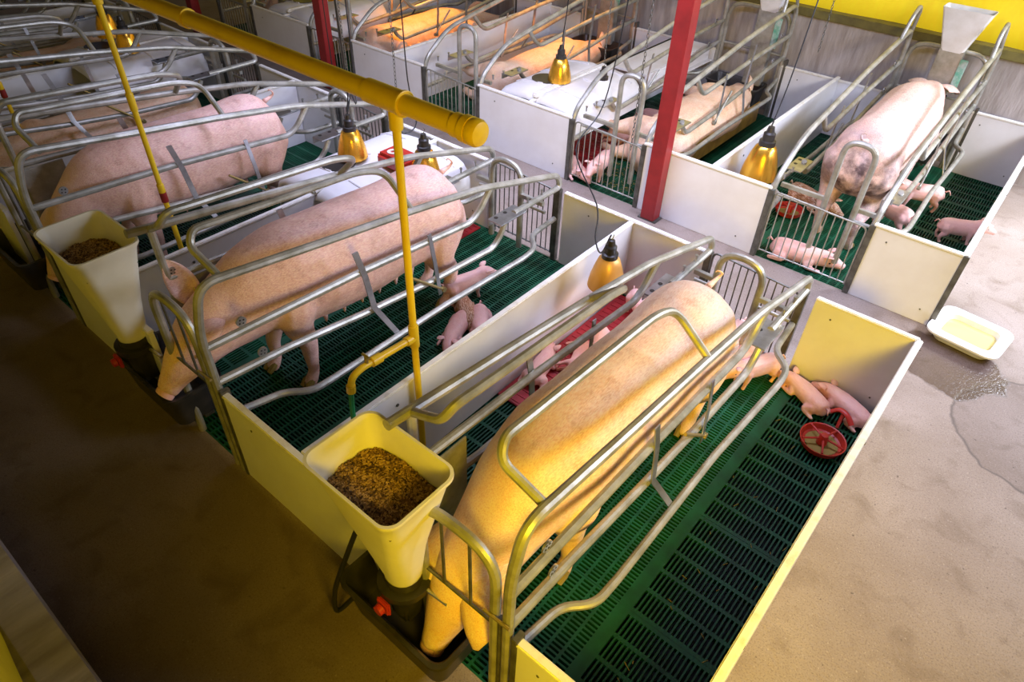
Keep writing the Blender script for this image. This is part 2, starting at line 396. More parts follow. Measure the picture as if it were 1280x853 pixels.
# first row
panel(-.60, -.0, .0, 0, H, 'cream front panel at the bottom right, right of the near feed hopper')
panel(-2.385, 0, -1.26, 0, H, 'long cream front panel left of the near feed hopper')
panel(-4.185, 0, -3.03, 0, H, 'front panel behind and left of the second feed hopper')
panel(-5.985, 0, -4.83, 0, H, 'front panel left of the third sow crate')
panel(0, .02, 0, L1, H, 'long side wall of the nearest pen along the bright floor, yellowish top edge')
panel(-.56, L1, .0, L1, H, 'yellow lit back panel behind the two sleeping piglets')
divl = ['white divider board between the nearest and second sows, hanging orange lamp above it', 'white divider board under the piglet hood between second and third sows',
        'divider board between the third and fourth sows', 'divider board under the hood between the fourth and fifth sows', 'divider board between the two leftmost crates of the near row']
for k in range(5): panel(-1.8*(k+1), .02, -1.8*(k+1), L1-.02, H, divl[k])
bl = ['cream back panel under the hanging orange lamp, beside the rear of the nearest sow', 'back panel behind the white hood of the near row', 'back panel at the rear of the third and fourth sows',
      'back panel of the near row left of the fourth sow', 'back panel at the top left of the near row']
for k in range(5): panel(-2.355-1.8*k, L1, -1.255-1.8*k, L1, H, bl[k])
for k in range(0): panel(-7.785-1.8*k, 0, -6.63-1.8*k, 0, H, ['front panel of the fifth crate, beyond the left edge', 'front panel of the farthest crate, beyond the left edge'][k])
# second row
H2 = .575
panel(-.587, G0, -.025, G0, H2, 'white aisle panel at the right end of the far row, dark strip at its edge')
al = ['long white aisle panel right of the red post', 'long white aisle panel left of the gate with the red mat', 'long white aisle panel in front of the brown orange sow', 'white aisle panel left of the second red post', 'white aisle panel at the top left']
for k in range(4):
    panel(-2.387-1.787*k, G0, -1.313-1.787*k, G0, H2, al[k])
panel(-.025, G0, -.025, G1, H2, 'white side wall of the far right pen beside the sunlit floor')
dv = ['white divider under the gold lamp between the standing and lying sows of the far row', 'divider under the big white hood of the far row', 'white divider right of the orange lit sow', 'divider under the hood with glowing lamp in the far row']
for k in range(4): panel(-1.79-1.787*k, G0+.02, -1.79-1.787*k, G1, H2, dv[k])
panel(-.587, G1, -.025, G1, H2, 'white panel along the back wall in the far right pen, with yellow stains')
fl = ['white panel against the concrete wall left of the standing sow', 'panel against the back wall behind the white lid', 'panel against the back wall left of the dark feeder', 'panel against the back wall beyond the orange sow']
for k in range(4): panel(-2.387-1.787*k, G1, -1.313-1.787*k, G1, H2-.03, fl[k])
m = MB(); m.box(-.03, G0-.03, 0, .005, G0-.012, H2-.004, .003); tag(m.build('corner_angle', M['dark_steel']), 'dark steel corner strip at the end of the far right aisle panel', 'corner strip')

# ================================================================== CRATES
def make_crate(row, name_label):
    """crate in coordinates x=0 centre, y=0 front (feeding end) .. 2.65 rear"""
    t = thing('farrowing_crate', name_label, 'crate')
    hw = .305 if row == 1 else .36; sg = 1 if row == 1 else -1
    def T(p): return (p[0], sg*p[1], p[2])
    def tb(m, pts, r, **k): return m.tube([T(p) for p in pts], r, **k)
    R = .0212; Lc = 2.65
    for s in (-1, 1):
        x = s*hw
        m = MB()
        if row == 1:
            st0 = [(x, 0, 0), (x, 0, .92), (x, .06, 1.15)] if s > 0 else [(x, .06, 1.14)]
            tb(m, st0+[(x, .72, 1.06), (x, 1.24, .995), (x, 1.84, .905), (x, 2.62, .70), (x, 2.66, .60), (x*.99, 2.16, .60)], R, fil=.09)
        else:
            tb(m, [(x, 0, 0), (x, 0, 1.06), (x, .08, 1.12), (x, 1.1, 1.02), (x, 2.30, .84), (x, 2.62, .62), (x, 2.65, .42), (x, 2.65, 0)], R, fil=.14)
        m.build('top_rail', M['galv'], t)
        f0 = 0 if (s > 0 or row == 2) else .17
        m = MB(); tb(m, [(x, f0, .83), (x, .86, .79), (x, 1.39, .745), (x, 1.74, .715), (x, 1.82, .76), (x, 1.93, .885)], R*.95, fil=.06)
        m.build('middle_rail', M['galv'], t)
        m = MB(); tb(m, [(x, f0, .62), (x, .41, .585), (x, .86, .52), (x, 1.36, .465), (x, 1.95, .43), (x, 2.03, .50), (x, 2.07, .57)], R*.95, fil=.05)
        m.build('lower_rail', M['galv'], t)
        xo = x+s*.02
        m = MB(); tb(m, [(x, f0, .40), (xo, .30, .35), (xo+s*.10, .40, .35), (xo+s*.105, .55, .35), (xo+s*.10, 1.4, .35), (xo+s*.13, 2.10, .35), (xo+s*.12, 2.22, .36), (xo, 2.33, .36), (x, 2.62, .36)], R*.9, fil=.06)
        m.build('bowed_bar', M['galv'], t)
        # hoop above the top rail, leaning in over the sow
        m = MB()
        if row == 1: tb(m, [(x, .17, 1.12), (x*.42, .15, 1.22), (x*.34, .19, 1.28), (x*.34, .30, 1.27), (x*.34, 1.12, 1.21), (x*.38, 1.27, 1.16), (x, 1.28, .99)], R*.85, fil=.09)
        else: tb(m, [(x, .35, 1.08), (x*.95, .28, 1.28), (x*.95, .16, 1.34), (x*.95, .08, 1.30), (x, .02, 1.10)], R*.8, fil=.05)
        m.build('top_hoop', M['galv'], t)
        # posts
        if s < 0 and row == 1: m = MB(); tb(m, [(x, .17, 0), (x, .17, 1.12)], R*.9); m.build('front_post', M['galv'], t)
        if s > 0:
            m = MB(); m.box(min(x+s*.03, x+s*.055), -.02, 0, max(x+s*.03, x+s*.055), .03, .60, .003); m.build('panel_channel', M['dark_steel'], t)
        m = MB(); y0 = sg*Lc
        m.box(x-.02, y0-.022, 0, x+.02, y0+.022, .585 if row == 1 else .56, .003); m.build('post', M['dark_steel'], t)
        # straps that tie the rails together, bolted
        for (pts, wd) in (([(x+s*.018, .86, .93), (x+s*.024, .90, .76), (x+s*.03, .93, .54), (xo+s*.10, 1.02, .33)], .018), ([(x+s*.018, 1.38, .80), (x+s*.03, 1.40, .62), (x+s*.035, 1.43, .36)], .014)):
            m = MB(); P = [Vector(T(p)) for p in pts]; vs = []
            for p in P: vs += [p+Vector((0, wd, 0)), p-Vector((0, wd, 0)), p-Vector((s*.006, wd, 0)), p+Vector((-s*.006, wd, 0))]
            fs = []
            for i in range(len(P)-1):
                for k in range(4): fs.append((i*4+k, i*4+(k+1) % 4, i*4+4+(k+1) % 4, i*4+4+k))
            fs += [(3, 2, 1, 0), tuple((len(P)-1)*4+k for k in range(4))]
            m.add(vs, fs); m.build('strap', M['steel_bare'], t)
        m = MB(); tb(m, [(x+s*.02, 1.20, .60), (x+s*.03, 1.46, .38)], .009); m.lathe([(0, -.012), (.018, -.012), (.018, .012), (0, .012)], T((x+s*.03, 1.46, .38)), 6, 'x'); m.build('bolt', M['brass'] if row == 1 else M['galv'], t)
        # perforated tabs on the rails
        for (ty, tz) in ((.20, .865), (.26, .64)):
            m = MB(); cc = T((x-s*.008, ty, tz))
            m.lathe([(.0, -.004), (.026, -.004), (.026, .004), (.0, .004)], cc, 14, 'x')
            o = m.build('perforated_tab', M['steel_bare'], t)
            m = MB()
            for k in range(4): m.lathe([(0, -.0052), (.0045, -.0052), (.0045, .0052), (0, .0052)], (cc[0], cc[1]+.013*math.cos(k*PI/2+.5), cc[2]+.013*math.sin(k*PI/2+.5)), 8, 'x')
            m.build('hole', M['black'], o)
        # slotted adjusting plate at the rear end of the rails
        zc = .60 if row == 1 else .55
        m = MB(); yy = sorted((sg*1.98, sg*2.24)); m.box(x-.075, yy[0], zc-.006, x+.045, yy[1], zc+.004, .002)
        m.box(x-.075, yy[0], zc-.05, x-.068, yy[1], zc+.002, .001)
        o = m.build('adjusting_plate', M['steel_bare'], t)
        for q in (2.03, 2.12): m = MB(); m.lathe([(0, .0045), (.014, .0045), (.014, .0062), (0, .0062)], (x-.045, sg*q, zc), 10); m.build('slot', M['black'], o)
        for q in (2.30, 2.45): m = MB(); m.lathe([(.007, 0), (.007, .035), (.011, .036), (.011, .045), (0, .045)], (x, sg*q, zc+.015), 8); m.build('pin', M['steel_bare'], t)
    # rear bow hoop (keeps the sow from sitting against the gate)
    for s, x0, x1, zt, yy in (((1, -.17, .10, .74, 2.48) if row == 1 else (1, -.02, .19, .99, 2.50)),):
        m = MB(); tb(m, [(x0, yy, .10), (x0, yy, zt), (x1, yy, zt), (x1, yy, .10)], R, fil=.13); m.build('rear_hoop', M['galv'], t)
    m = MB(); q = sg*2.46
    xl, xr = (-.17, .10) if row == 1 else (-.02, .19)
    for a, c_ in ((-hw, xl), (xr, hw)):
        m = MB(); tb(m, [(a, 2.50, .46), (c_, 2.50, .46)], .012); m.box(a, min(q, q+.03*sg), .52, c_, max(q, q+.03*sg), .55, .002); m.build('cross_brace', M['galv'], t)
    # rear gate of thin bars
    g = MB(); yg = 2.64; n = 12; top = .60 if row == 1 else .545
    tb(g, [(-hw+.03, yg, .05), (-hw+.03, yg, top), (hw-.03, yg, top-.03), (hw-.03, yg, .05)], .007, n=6, fil=.04); tb(g, [(-hw+.03, yg, .06), (hw-.03, yg, .06)], .006, n=6)
    for k in range(1, n): x = -hw+.03+(2*hw-.06)*k/n; tb(g, [(x, yg, .05), (x, yg, top-.01-.02*k/n)], .0045, n=6)
    g.build('rear_gate', M['dark_steel'] if row == 1 else M['galv'], t)
    # front gate: arched tube with thin bars; the sow reaches the trough under it
    if row == 1:
        g = MB(); tb(g, [(-hw+.20, .0, .0), (-hw+.20, 0, .98), (hw-.06, 0, .98), (hw-.06, 0, .0)], R*.95, fil=.15)
        fg = g.build('front_gate', M['galv'], t)
        g = MB(); tb(g, [(-hw+.20, 0, .56), (hw-.06, 0, .56)], .008, n=8)
        for x in (.0, .13): tb(g, [(x, 0, .56), (x, 0, .97)], .0065, n=8)
        g.build('thin_bars', M['dark_steel'], fg)
        g = MB(); tb(g, [(hw-.09, -.025, .66), (hw+.03, -.03, .68)], .007, n=8); g.build('latch', M['brass'], fg)
        g = MB(); tb(g, [(hw-.03, 0, .0), (hw-.03, 0, .64)], .013, n=8); g.build('hinge_rod', M['dark_steel'], t)
        g = MB(); g.box(-hw+.02, .16, .30, -hw+.03, .42, .80, .003); g.build('head_shield', M['galv'], t)
    else:
        g = MB(); tb(g, [(-hw+.03, -.02, .0), (-hw+.03, -.02, 1.02), (hw-.03, -.02, 1.02), (hw-.03, -.02, 0)], R*.95, fil=.16)
        tb(g, [(-hw+.03, -.02, .62), (hw-.03, -.02, .62)], .012); g.build('front_gate', M['galv'], t)
    return t
crate1 = make_crate(1, 'farrowing crate of bent tube around the nearest sow, right of the near feed hopper')
crate1.location = (-.935, 0, 0)
cl = ['farrowing crate around the sow lowering its head at the second feed hopper', 'farrowing crate around the third sow, behind the dark feeder at the left edge', 'farrowing crate over the dark lying sow, left of the third standing sow', 'farrowing crate left of the hood with two gold lamps, near row', 'farrowing crate at the top left corner, near row']
for k in range(1, 6): dup(crate1, (-.915-1.8*k, 0, 0), label=cl[k-1])
crate2 = make_crate(2, 'farrowing crate around the standing sow beside the back wall, rightmost of the far row')
crate2.location = (-.95, G1, 0)
cl = ['farrowing crate over the lying sow just behind the red post', 'farrowing crate left of the white hood, under the gold lamp of the far row', 'farrowing crate over the orange lit sow in the far row', 'farrowing crate behind the left red post in the far row']
for k in range(1, 5): dup(crate2, (-.95-1.787*k, G1, 0), label=cl[k-1])

# ================================================================== HOPPERS, TROUGHS
def rrect(cx, cy, hx, hy, r, z, n=6):
    out = []
    for qx, qy, a0 in ((1, 1, 0), (-1, 1, PI/2), (-1, -1, PI), (1, -1, 1.5*PI)):
        for k in range(n+1):
            a = a0+PI/2*k/n; out.append((cx+qx*(hx-r)+r*math.cos(a), cy+qy*(hy-r)+r*math.sin(a), z))
    return out
def make_hopper(label):
    t = thing('feed_hopper', label, 'feed hopper')
    prof = [(0, 0, .068, .068, .065, 0), (0, 0, .075, .073, .065, .06), (-.03, 0, .115, .095, .055, .24), (-.055, 0, .19, .135, .05, .50), (-.06, 0, .205, .148, .05, .56), (-.06, 0, .222, .160, .055, .585), (-.06, 0, .222, .160, .055, .60)]
    inn = [(-.06, 0, .212, .150, .05, .60), (-.058, 0, .196, .140, .048, .56), (-.05, 0, .17, .12, .05, .44), (-.03, 0, .105, .085, .05, .24), (0, 0, .06, .06, .058, .02)]
    m = MB(); m.loft([rrect(*p) for p in prof+inn], cap0=False, cap1=True); m.build('bin', M['hopper'], t, ang=50)
    m = MB(); m.lathe([(.10, -.05), (.105, -.045), (.105, -.015), (.075, -.012), (.075, .03)], (0, 0, 0), 20); m.lathe([(.06, -.22), (.075, -.05)], (0, 0, 0), 16)
    m.box(-.05, -.05, -.26, .05, .05, -.04, .01); m.build('outlet', M['black'], t)
    m = MB(); m.box(-.03, -.122, -.115, .035, -.104, -.045, .006); m.lathe([(0, -.02), (.022, -.02), (.024, 0), (0, .004)], (.0, -.125, -.08), 12, 'y'); m.build('dosing_knob', M['red'], t)
    m = MB(); m.tube([(.06, .02, -.03), (.20, .03, -.03)], .009, 8); m.build('bracket', M['steel_bare'], t)
    return t
def make_trough(label):
    t = thing('feed_trough', label, 'trough')
    m = MB()
    pr = [(0, 0, .255, .125, .05, -.03), (0, 0, .285, .15, .06, .175), (0, 0, .297, .162, .06, .178), (0, 0, .297, .162, .06, .195), (0, 0, .28, .145, .055, .195), (0, 0, .26, .125, .05, .15), (0, 0, .22, .095, .05, .02)]
    m.loft([rrect(*p) for p in pr], True, True); m.build('bowl', M['black'], t, ang=50)
    for q in (-.20, .17): m = MB(); m.box(q, .02, -.11, q+.03, .08, .04, .003); m.build('bracket', M['dark_steel'], t)
    return t
def pellets(cx, cy, z, hx, hy, n, seed, label):
    rnd = random.Random(seed); m = MB()
    # heaped surface
    N = 22; vs = []; fs = []
    def hgt(u, v): return z+.022*(1-u*u)*(1-v*v)+.006*math.sin(5*u+3*v)+.004*math.sin(9*v-4*u)
    for j in range(N+1):
        for i in range(N+1):
            u = -1+2*i/N; v = -1+2*j/N; uu_ = u*math.sqrt(1-.13*v*v); vv_ = v*math.sqrt(1-.13*u*u)
            vs.append((cx+uu_*hx*1.02, cy+vv_*hy*1.02, hgt(u, v)-.003))
    for j in range(N):
        for i in range(N): a = j*(N+1)+i; fs.append((a, a+1, a+N+2, a+N+1))
    m.add(vs, fs)
    for k in range(n):
        u, v = rnd.uniform(-.95, .95), rnd.uniform(-.95, .95)
        x, y = cx+u*math.sqrt(1-.13*v*v)*hx, cy+v*math.sqrt(1-.13*u*u)*hy
        a = rnd.uniform(0, PI); tl = rnd.uniform(-.5, .5); l = rnd.uniform(.005, .010); d = Vector((math.cos(a)*math.cos(tl), math.sin(a)*math.cos(tl), math.sin(tl)))*l
        p = Vector((x, y, hgt(u, v)+rnd.uniform(0, .003))); m.mi = rnd.choice((1, 1, 2, 2, 3)); m.tube([p-d, p+d], .0046, 5)
    return tag(m.build('feed_pellets', [M['pellet_dark'], M['pellet_tan'], M['pellet_brown'], M['pellet_dark']], smooth=False), label, 'animal feed', kind='stuff')
hop1 = make_hopper('cream feed hopper full of pellets at the head of the nearest sow'); hop1.location = (-1.10, -.055, .50)
pellets(-1.10-.055, -.055, .50+.475, .180, .127, 4200, 1, 'brown feed pellets heaped in the near cream hopper')
hop2 = dup(hop1, (-3.15, -.05, .50), label='cream feed hopper full of pellets at the second sow, half lit'); 
pellets(-3.15-.055, -.05, .50+.475, .180, .127, 1800, 2, 'brown feed pellets in the second hopper, at the left')
tr = make_trough('black feed trough with the nearest sow eating from it'); tr.location = (-1.09, -.03, .12)
tl = ['black feed trough with the second sow snout over it', 'black feed trough at the left edge, in front of the third crate', 'black feed trough beyond the left edge at the fourth crate']
for k in range(1, 4): dup(tr, (-1.27-1.8*k, .03, .12), label=tl[k-1])
# hose and lever beside the near trough
m = MB(); m.tube(catmull([(-1.33, -.06, .62), (-1.36, -.12, .45), (-1.40, -.19, .22), (-1.42, -.20, .03), (-1.38, -.15, .09), (-1.33, -.12, .2)], 6), .011, 8)
tag(m.build('water_hose', M['cable']), 'black hose looping down to the floor beside the near trough', 'hose')
# far row hoppers and feeders against the wall
def far_feeder(x, lab, h):
    t = thing('feed_hopper', lab, 'feed hopper', (x, G1-.02, 0))
    m = MB(); pr = [(0, .0, .09, .06, .02, 1.02), (0, .0, .20, .09, .02, 1.36), (0, .0, .195, .085, .02, 1.36), (0, .0, .08, .05, .02, 1.04)]
    m.loft([rrect(*p) for p in pr], False, True); m.build('bin', M['white'], t, ang=40)
    m = MB(); m.box(-.10, -.06, .30, .10, .03, 1.04, .006); m.build('drop_box', M['galv'], t)
    m = MB(); m.box(.10, -.075, .70, .16, -.05, .98, .004); m.build('dosing_scale', mat_scale, t)
    return t
mat_scale = mat('green_scale', (.12, .42, .28), .4, col2=(.5, .6, .55), nscale=20)
far_feeder(-.93, 'white feed hopper against the yellow curtain above the standing sow', 0)
far_feeder(-2.62, 'white feed hopper cut by the top edge, above the black trough behind the red post', 0)
far_feeder(-4.50, 'feed hopper against the dark back wall left of the red post', 0)
for k, lb in enumerate(['black feed trough at the head of the far right sow', 'empty black feed trough behind the lying sow, right of the red post', 'black feed trough at the back wall, left of the red post']):
    dup(tr, (-.95-1.787*k, G1-.18, .14), label=lb)

# ================================================================== HOODS over the piglet nests
def make_hood(label, length=1.1):
    t = thing('creep_hood', label, 'piglet hood')
    for s in (-1, 1):
        prof = [(.45, .30), (.45, .43), (.43, .50), (.39, .55), (.33, .575), (.10, .60), (.045, .59), (.02, .575)]
        rings = []
        for y, k in ((0, .80), (.02, .93), (.07, 1.0), (length-.07, 1.0), (length-.02, .93), (length, .80)):
            ring = []
            for x, z in prof: ring.append((s*(.02+(x-.02)*(.86+.14*k)), y, .30+(z-.30)*k))
            for x, z in reversed(prof): ring.append((s*max(.02, .02+(x-.035)*(.86+.14*k)), y, .30+(max(z-.012, .30)-.30)*k))
            rings.append(ring)
        m = MB(); m.loft(rings, True, True); m.build('shell', M['hood'], t, ang=60)
        for yy in (.22, .55, .88):
            m = MB(); m.tube([(s*.10, yy*length, .603), (s*.33, yy*length, .578), (s*.40, yy*length, .545)], .008, 6)
            m.build('rib', M['hood'], t)
    m = MB(); m.box(-.03, .0, .56, .03, length, .60, .01); m.build('ridge_strip', M['pvc_rim'], t)
    m = MB(); m.lathe([(.0, .004), (.125, .004), (.125, 0)], (-.16, .36, .60), 24); m.build('lamp_opening', M['black'], t)
    return t
hood = make_hood('white two part piglet hood between the second and third sows, gold lamp on it'); hood.location = (-3.6, 1.45, .02)
dup(hood, (-7.2, 1.45, .02), label='white piglet hood with gold lamp between the fourth and fifth crates')
dup(hood, (-3.58, G0+.08, .02), label='big white far row piglet hood with gold lamp, left of the red mat')
dup(hood, (-7.16, G0+.08, .02), label='white piglet hood at the top with a glowing lamp, behind the left red post')
# flat lids behind the far hood
m = MB()
m.box(-3.60, G0+1.30, .55, -3.18, G1-.05, .575, .006); m.box(-3.18, G0+1.28, .42, -3.16, G1-.05, .575, .005); m.box(-3.18, G0+1.28, .42, -3.115, G1-.05, .435, .005)
tag(m.build('cover_board', M['hood']), 'flat white stepped lid behind the far hood, left of the red post', 'lid')
m = MB(); m.box(-3.45, G0+.02, .47, -3.17, G0+.5, .485, .005, )
tag(m.build('cover_board', M['white']), 'white board over the red mat, just inside the left aisle gate', 'lid')
t = thing('nest_heater', 'red plastic nest heater with a white ring on the near hood', 'heater', (-3.42, 2.08, .62))
m = MB(); m.box(-.13, -.1, 0, .13, .1, .10, .025); m.build('body', M['red'], t)
m = MB(); m.lathe([(.018, .101), (.04, .101), (.04, .107), (.018, .107), (.018, .101)], (-.03, -.02, 0), 18); m.build('ring', M['white'], t)

# ================================================================== HEAT LAMPS
def make_lamp(label, mt='gold', glow=True):
    t = thing('heat_lamp', label, 'heat lamp')
    m = MB(); m.lathe([(.045, .20), (.062, .185), (.082, .13), (.098, .07), (.105, .03), (.108, 0), (.104, 0), (.10, .03), (.078, .13), (.058, .18), (.04, .195)], (0, 0, 0), 28); m.build('shade', M[mt], t)
    m = MB(); m.lathe([(.0, .315), (.018, .31), (.024, .28), (.035, .27), (.035, .23), (.048, .225), (.048, .195), (.0, .19)], (0, 0, 0), 18); m.build('socket', M['black'], t)
    m = MB(); m.lathe([(.0, .04), (.03, .05), (.045, .08), (.04, .12), (.018, .16), (.018, .19)], (0, 0, 0), 16); m.build('bulb', M['bulb'], t)
    m = MB(); m.tube([(0, 0, .31), (0, .015, .335), (0, 0, .355), (0, -.015, .335), (0, 0, .31)], .003, 5); m.build('hook', M['dark_steel'], t)
    return t
def lamp_light(loc, power, col=(1.0, .5, .12), size_=2.2):
    l = bpy.data.lights.new('lamp_glow', 'SPOT'); l.energy = power; l.color = col; l.spot_size = size_; l.spot_blend = .5; l.shadow_soft_size = .05
    o = bpy.data.objects.new('lamp_glow', l); C.objects.link(o); o.location = loc
lamp = make_lamp('gold heat lamp standing in the opening of the near white hood'); lamp.location = (-3.74, 1.93, .64)
dup(lamp, (-3.17, 2.10, .62), label='gold heat lamp behind the yellow drop pipe, right of the red heater')
dup(lamp, (-3.62, 4.25, .62), label='gold heat lamp on the far white hood')
dup(lamp, (-7.02, 1.95, .62), label='large gold heat lamp on the hood at the upper left')
dup(lamp, (-7.45, 1.98, .66), label='small gold heat lamp behind the yellow pipe at the upper left')
dup(lamp, (-7.14, 4.50, .60), label='glowing gold heat lamp cut by the top edge, right of the left red post')
dup(lamp, (-1.56, 4.12, .44), label='gold heat lamp hanging over the divider between the far right sows', scale=1.28)
lab = make_lamp('tan orange heat lamp hanging over the divider beside the nearest sow', 'orange_shade'); lab.location = (-1.57, 2.0, .52)
clear = dup(lab, (-3.23, 4.37, .50), label='heat lamp with a bare silver bulb, right of the far hood lamp')
for ch in [o for o in C.objects if o.parent == clear and o.name.startswith('shade')]: ch.data = ch.data.copy(); ch.data.materials[0] = M['white']
lamp_light((-1.57, 2.0, .56), 3); lamp_light((-1.57, 4.12, .5), 3); lamp_light((-7.14, 4.5, .66), 8)
# warm lamps hanging above the nests of the brown orange sows
for p in ((-6.1, 5.0, 1.55), (-4.5, 5.5, 1.7)):
    lamp_light(p, 110, (1.0, .34, .02), 1.25)
dup(lamp, (-6.1, 5.0, 1.55), label='heat lamp hanging above the orange lit sow, above the frame')
dup(lamp, (-4.5, 5.5, 1.7), label='heat lamp hanging above the back wall trough, above the frame')

# ================================================================== PIPES, POSTS, CHAINS
t = thing('water_pipe', 'thick yellow overhead pipe with capped end crossing the near row', 'pipe', (0, 0, 0))
m = MB(); m.tube([(-12, .655, 1.95), (-1.43, .655, 1.95)], .036, 20); m.build('main_run', M['yellow_pipe'], t)
for x0, x1, r in ((-3.12, -3.08, .043), (-6.4, -6.34, .043)): m = MB(); m.tube([(x0, .655, 1.95), (x1, .655, 1.95)], r, 20); m.build('socket_joint', M['yellow_pipe'], t)
m = MB(); m.tube([(-1.89, .655, 1.95), (-1.70, .655, 1.95)], .043, 20); m.lathe([(.043, -.012), (.047, -.01), (.047, 0), (.043, .002)], (-1.70, .655, 1.95), 20, 'x'); m.build('socket_joint', M['yellow_pipe'], t)
m = MB(); m.lathe([(.041, -.10), (.041, -.06), (.046, -.058), (.046, -.03), (.043, -.03), (.046, -.02), (.046, .0), (.040, .012), (.02, .018), (0, .019)], (-1.36, .655, 1.95), 22, 'x'); m.build('end_cap', M['yellow_pipe'], t)
def drop(x, y, label, tee):
    t = thing('drop_pipe', label, 'pipe', (x, y, 0))
    m = MB(); m.tube([(0, 0, .0), (0, 0, 1.93)], .0165 if tee else .016, 14); m.build('riser', M['yellow_pipe'], t)
    for z0, z1, r in (((1.84, 1.93, .026), (.80, .925, .0235)) if tee else ((1.84, 1.93, .026), (1.28, 1.38, .021), (.76, .82, .021))):
        m = MB(); m.tube([(0, 0, z0), (0, 0, z0+.006), (0, 0, z1-.006), (0, 0, z1)], [r*.9, r, r, r*.9], 14)
        if tee and z0 < 1: m.tube([(0, 0, .855), (0, -.05, .858)], .0225, 14)
        m.build('fitting', M['yellow_pipe'], t)
    if not tee:
        m = MB(); m.tube([(0, 0, .70), (0, 0, .765)], .0215, 14); m.build('brown_band', M['red_paint'], t)
    return t
d1 = drop(-1.76, .66, 'bright yellow vertical drop pipe with a tap branch, left of the nearest sow', True)
m = MB(); m.tube([(0, -.05, .858), (0, -.22, .87)], .0175, 12); m.build('branch', M['yellow_pipe'], d1)
m = MB(); m.tube([(0, -.20, .868), (0, -.25, .872)], .024, 12); m.tube([(0, -.25, .872), (0, -.31, .876), (0, -.36, .86), (0, -.375, .81)], .016, 12, fil=.03); m.tube([(0, -.372, .82), (0, -.376, .785)], .021, 10)
tap = m.build('tap', M['yellow_pipe'], d1)
m = MB(); m.tube([(0, -.275, .885), (0, -.275, .925)], .009, 8); m.tube([(-.022, -.275, .925), (.022, -.275, .925)], .006, 8); m.build('tap_handle', M['brass'], tap)
m = MB(); m.tube(catmull([(-1.76, .284, .79), (-1.755, .27, .66), (-1.72, .25, .45), (-1.66, .2, .2), (-1.62, .15, .05)], 5), .012, 8)
tag(m.build('garden_hose', M['hose']), 'short green hose hanging from the brass tap behind the near hopper', 'hose')
drop(-3.985, .65, 'thin yellow vertical pipe with a brown band, in front of the third sow', False)
drop(-6.4, .65, 'yellow pipe at the left edge in front of the fourth crate', False)
# red posts
def post(x, y, label):
    t = thing('roof_post', label, 'post', (x, y, 0)); m = MB()
    m.box(-.06, -.055, 0, .06, .055, 3.4, .004); m.build('shaft', M['red_paint'], t)
    m = MB(); m.box(-.085, -.058, 0, .085, .058, .012, .003); m.build('base_plate', M['dark_steel'], t); return t
post(-2.19, 3.675, 'red painted steel post standing in the aisle, right of the gate with the red mat')
post(-6.30, 3.675, 'dark red post in the aisle near the top, left of the brown orange sow')
post(-8.97, 3.675, 'dark red post cut by the top edge, behind the yellow main pipe')
def chain(x, y, z0, z1, label, r=.012):
    m = MB(); z = z1; k = 0
    while z > z0:
        pts = []
        for i in range(8):
            a = 2*PI*i/8; u, v = r*.75*math.cos(a), r*1.7*math.sin(a)
            pts.append((x+(u if k % 2 else 0), y+(0 if k % 2 else u), z+v))
        m.tube(pts, r*.24, 4, closed=True); z -= r*2.7; k += 1
    return tag(m.build('chain', M['dark_steel'], smooth=True), label, 'chain')
chain(-4.33, 2.9, .62, 2.2, 'steel chain hanging in the aisle above the thick yellow pipe')
chain(-2.53, 3.8, .45, 2.6, 'steel chain hanging through the gate hoop, left of the red post')
chain(-5.5, 3.3, .5, 2.4, 'thin chain hanging just right of the left red post')
chain(-2.0, 6.2, .8, 2.6, 'dark chain hanging at the back wall left of the standing sow', .011)
chain(-3.235, 4.37, .86, 2.2, 'chain carrying the bare bulb heat lamp', .009)
def cable(pts, label, r=.005):
    m = MB(); m.tube(catmull(pts, 6), r, 6); return tag(m.build('power_cable', M['cable']), label, 'cable')
cable([(-3.95, 2.65, 2.1), (-3.93, 2.66, 1.52), (-3.90, 2.65, .96), (-3.80, 2.62, .66), (-3.83, 2.5, .60), (-3.99, 2.62, .62)], 'black cable hanging behind the end of the thick yellow pipe')
cable([(-2.40, 3.3, 2.6), (-2.44, 3.3, 1.68), (-2.53, 3.3, .97), (-2.50, 2.95, .75), (-2.0, 2.5, .68), (-1.8, 2.2, .66), (-1.66, 2.05, .68), (-1.58, 2.0, .86)], 'black cable crossing the aisle gate and running to the tan orange lamp')
cable([(-3.62, 4.25, .96), (-3.60, 4.27, 1.4), (-3.66, 4.3, 2.3)], 'black cable of the gold lamp on the far hood')
cable([(-3.74, 1.93, .97), (-3.72, 1.94, 1.2), (-3.76, 1.95, 2.2)], 'black cable of the gold lamp on the near hood')
cable([(-3.74, 1.93, .95), (-3.9, 2.1, 1.0), (-4.1, 2.3, .9), (-4.12, 2.32, 2.0)], 'looped black cable beside the near hood lamp')
cable([(-1.57, 4.12, .78), (-1.58, 4.3, 1.2), (-1.62, 4.6, 2.2)], 'black cable of the gold lamp between the far right sows')
cable([(-6.0, 3.5, .3), (-5.98, 3.48, .9), (-6.02, 3.5, 1.8)], 'black cable hanging beside the left red post')

m = MB(); m.box(-2.345, G0+.45, .10, -2.325, G1-.45, .30, .004)
tag(m.build('kick_board', mat('golden_board', (.55, .34, .06), .4, col2=(.28, .16, .03), nscale=7)), 'golden brown board along the lying sow behind the red post', 'board')

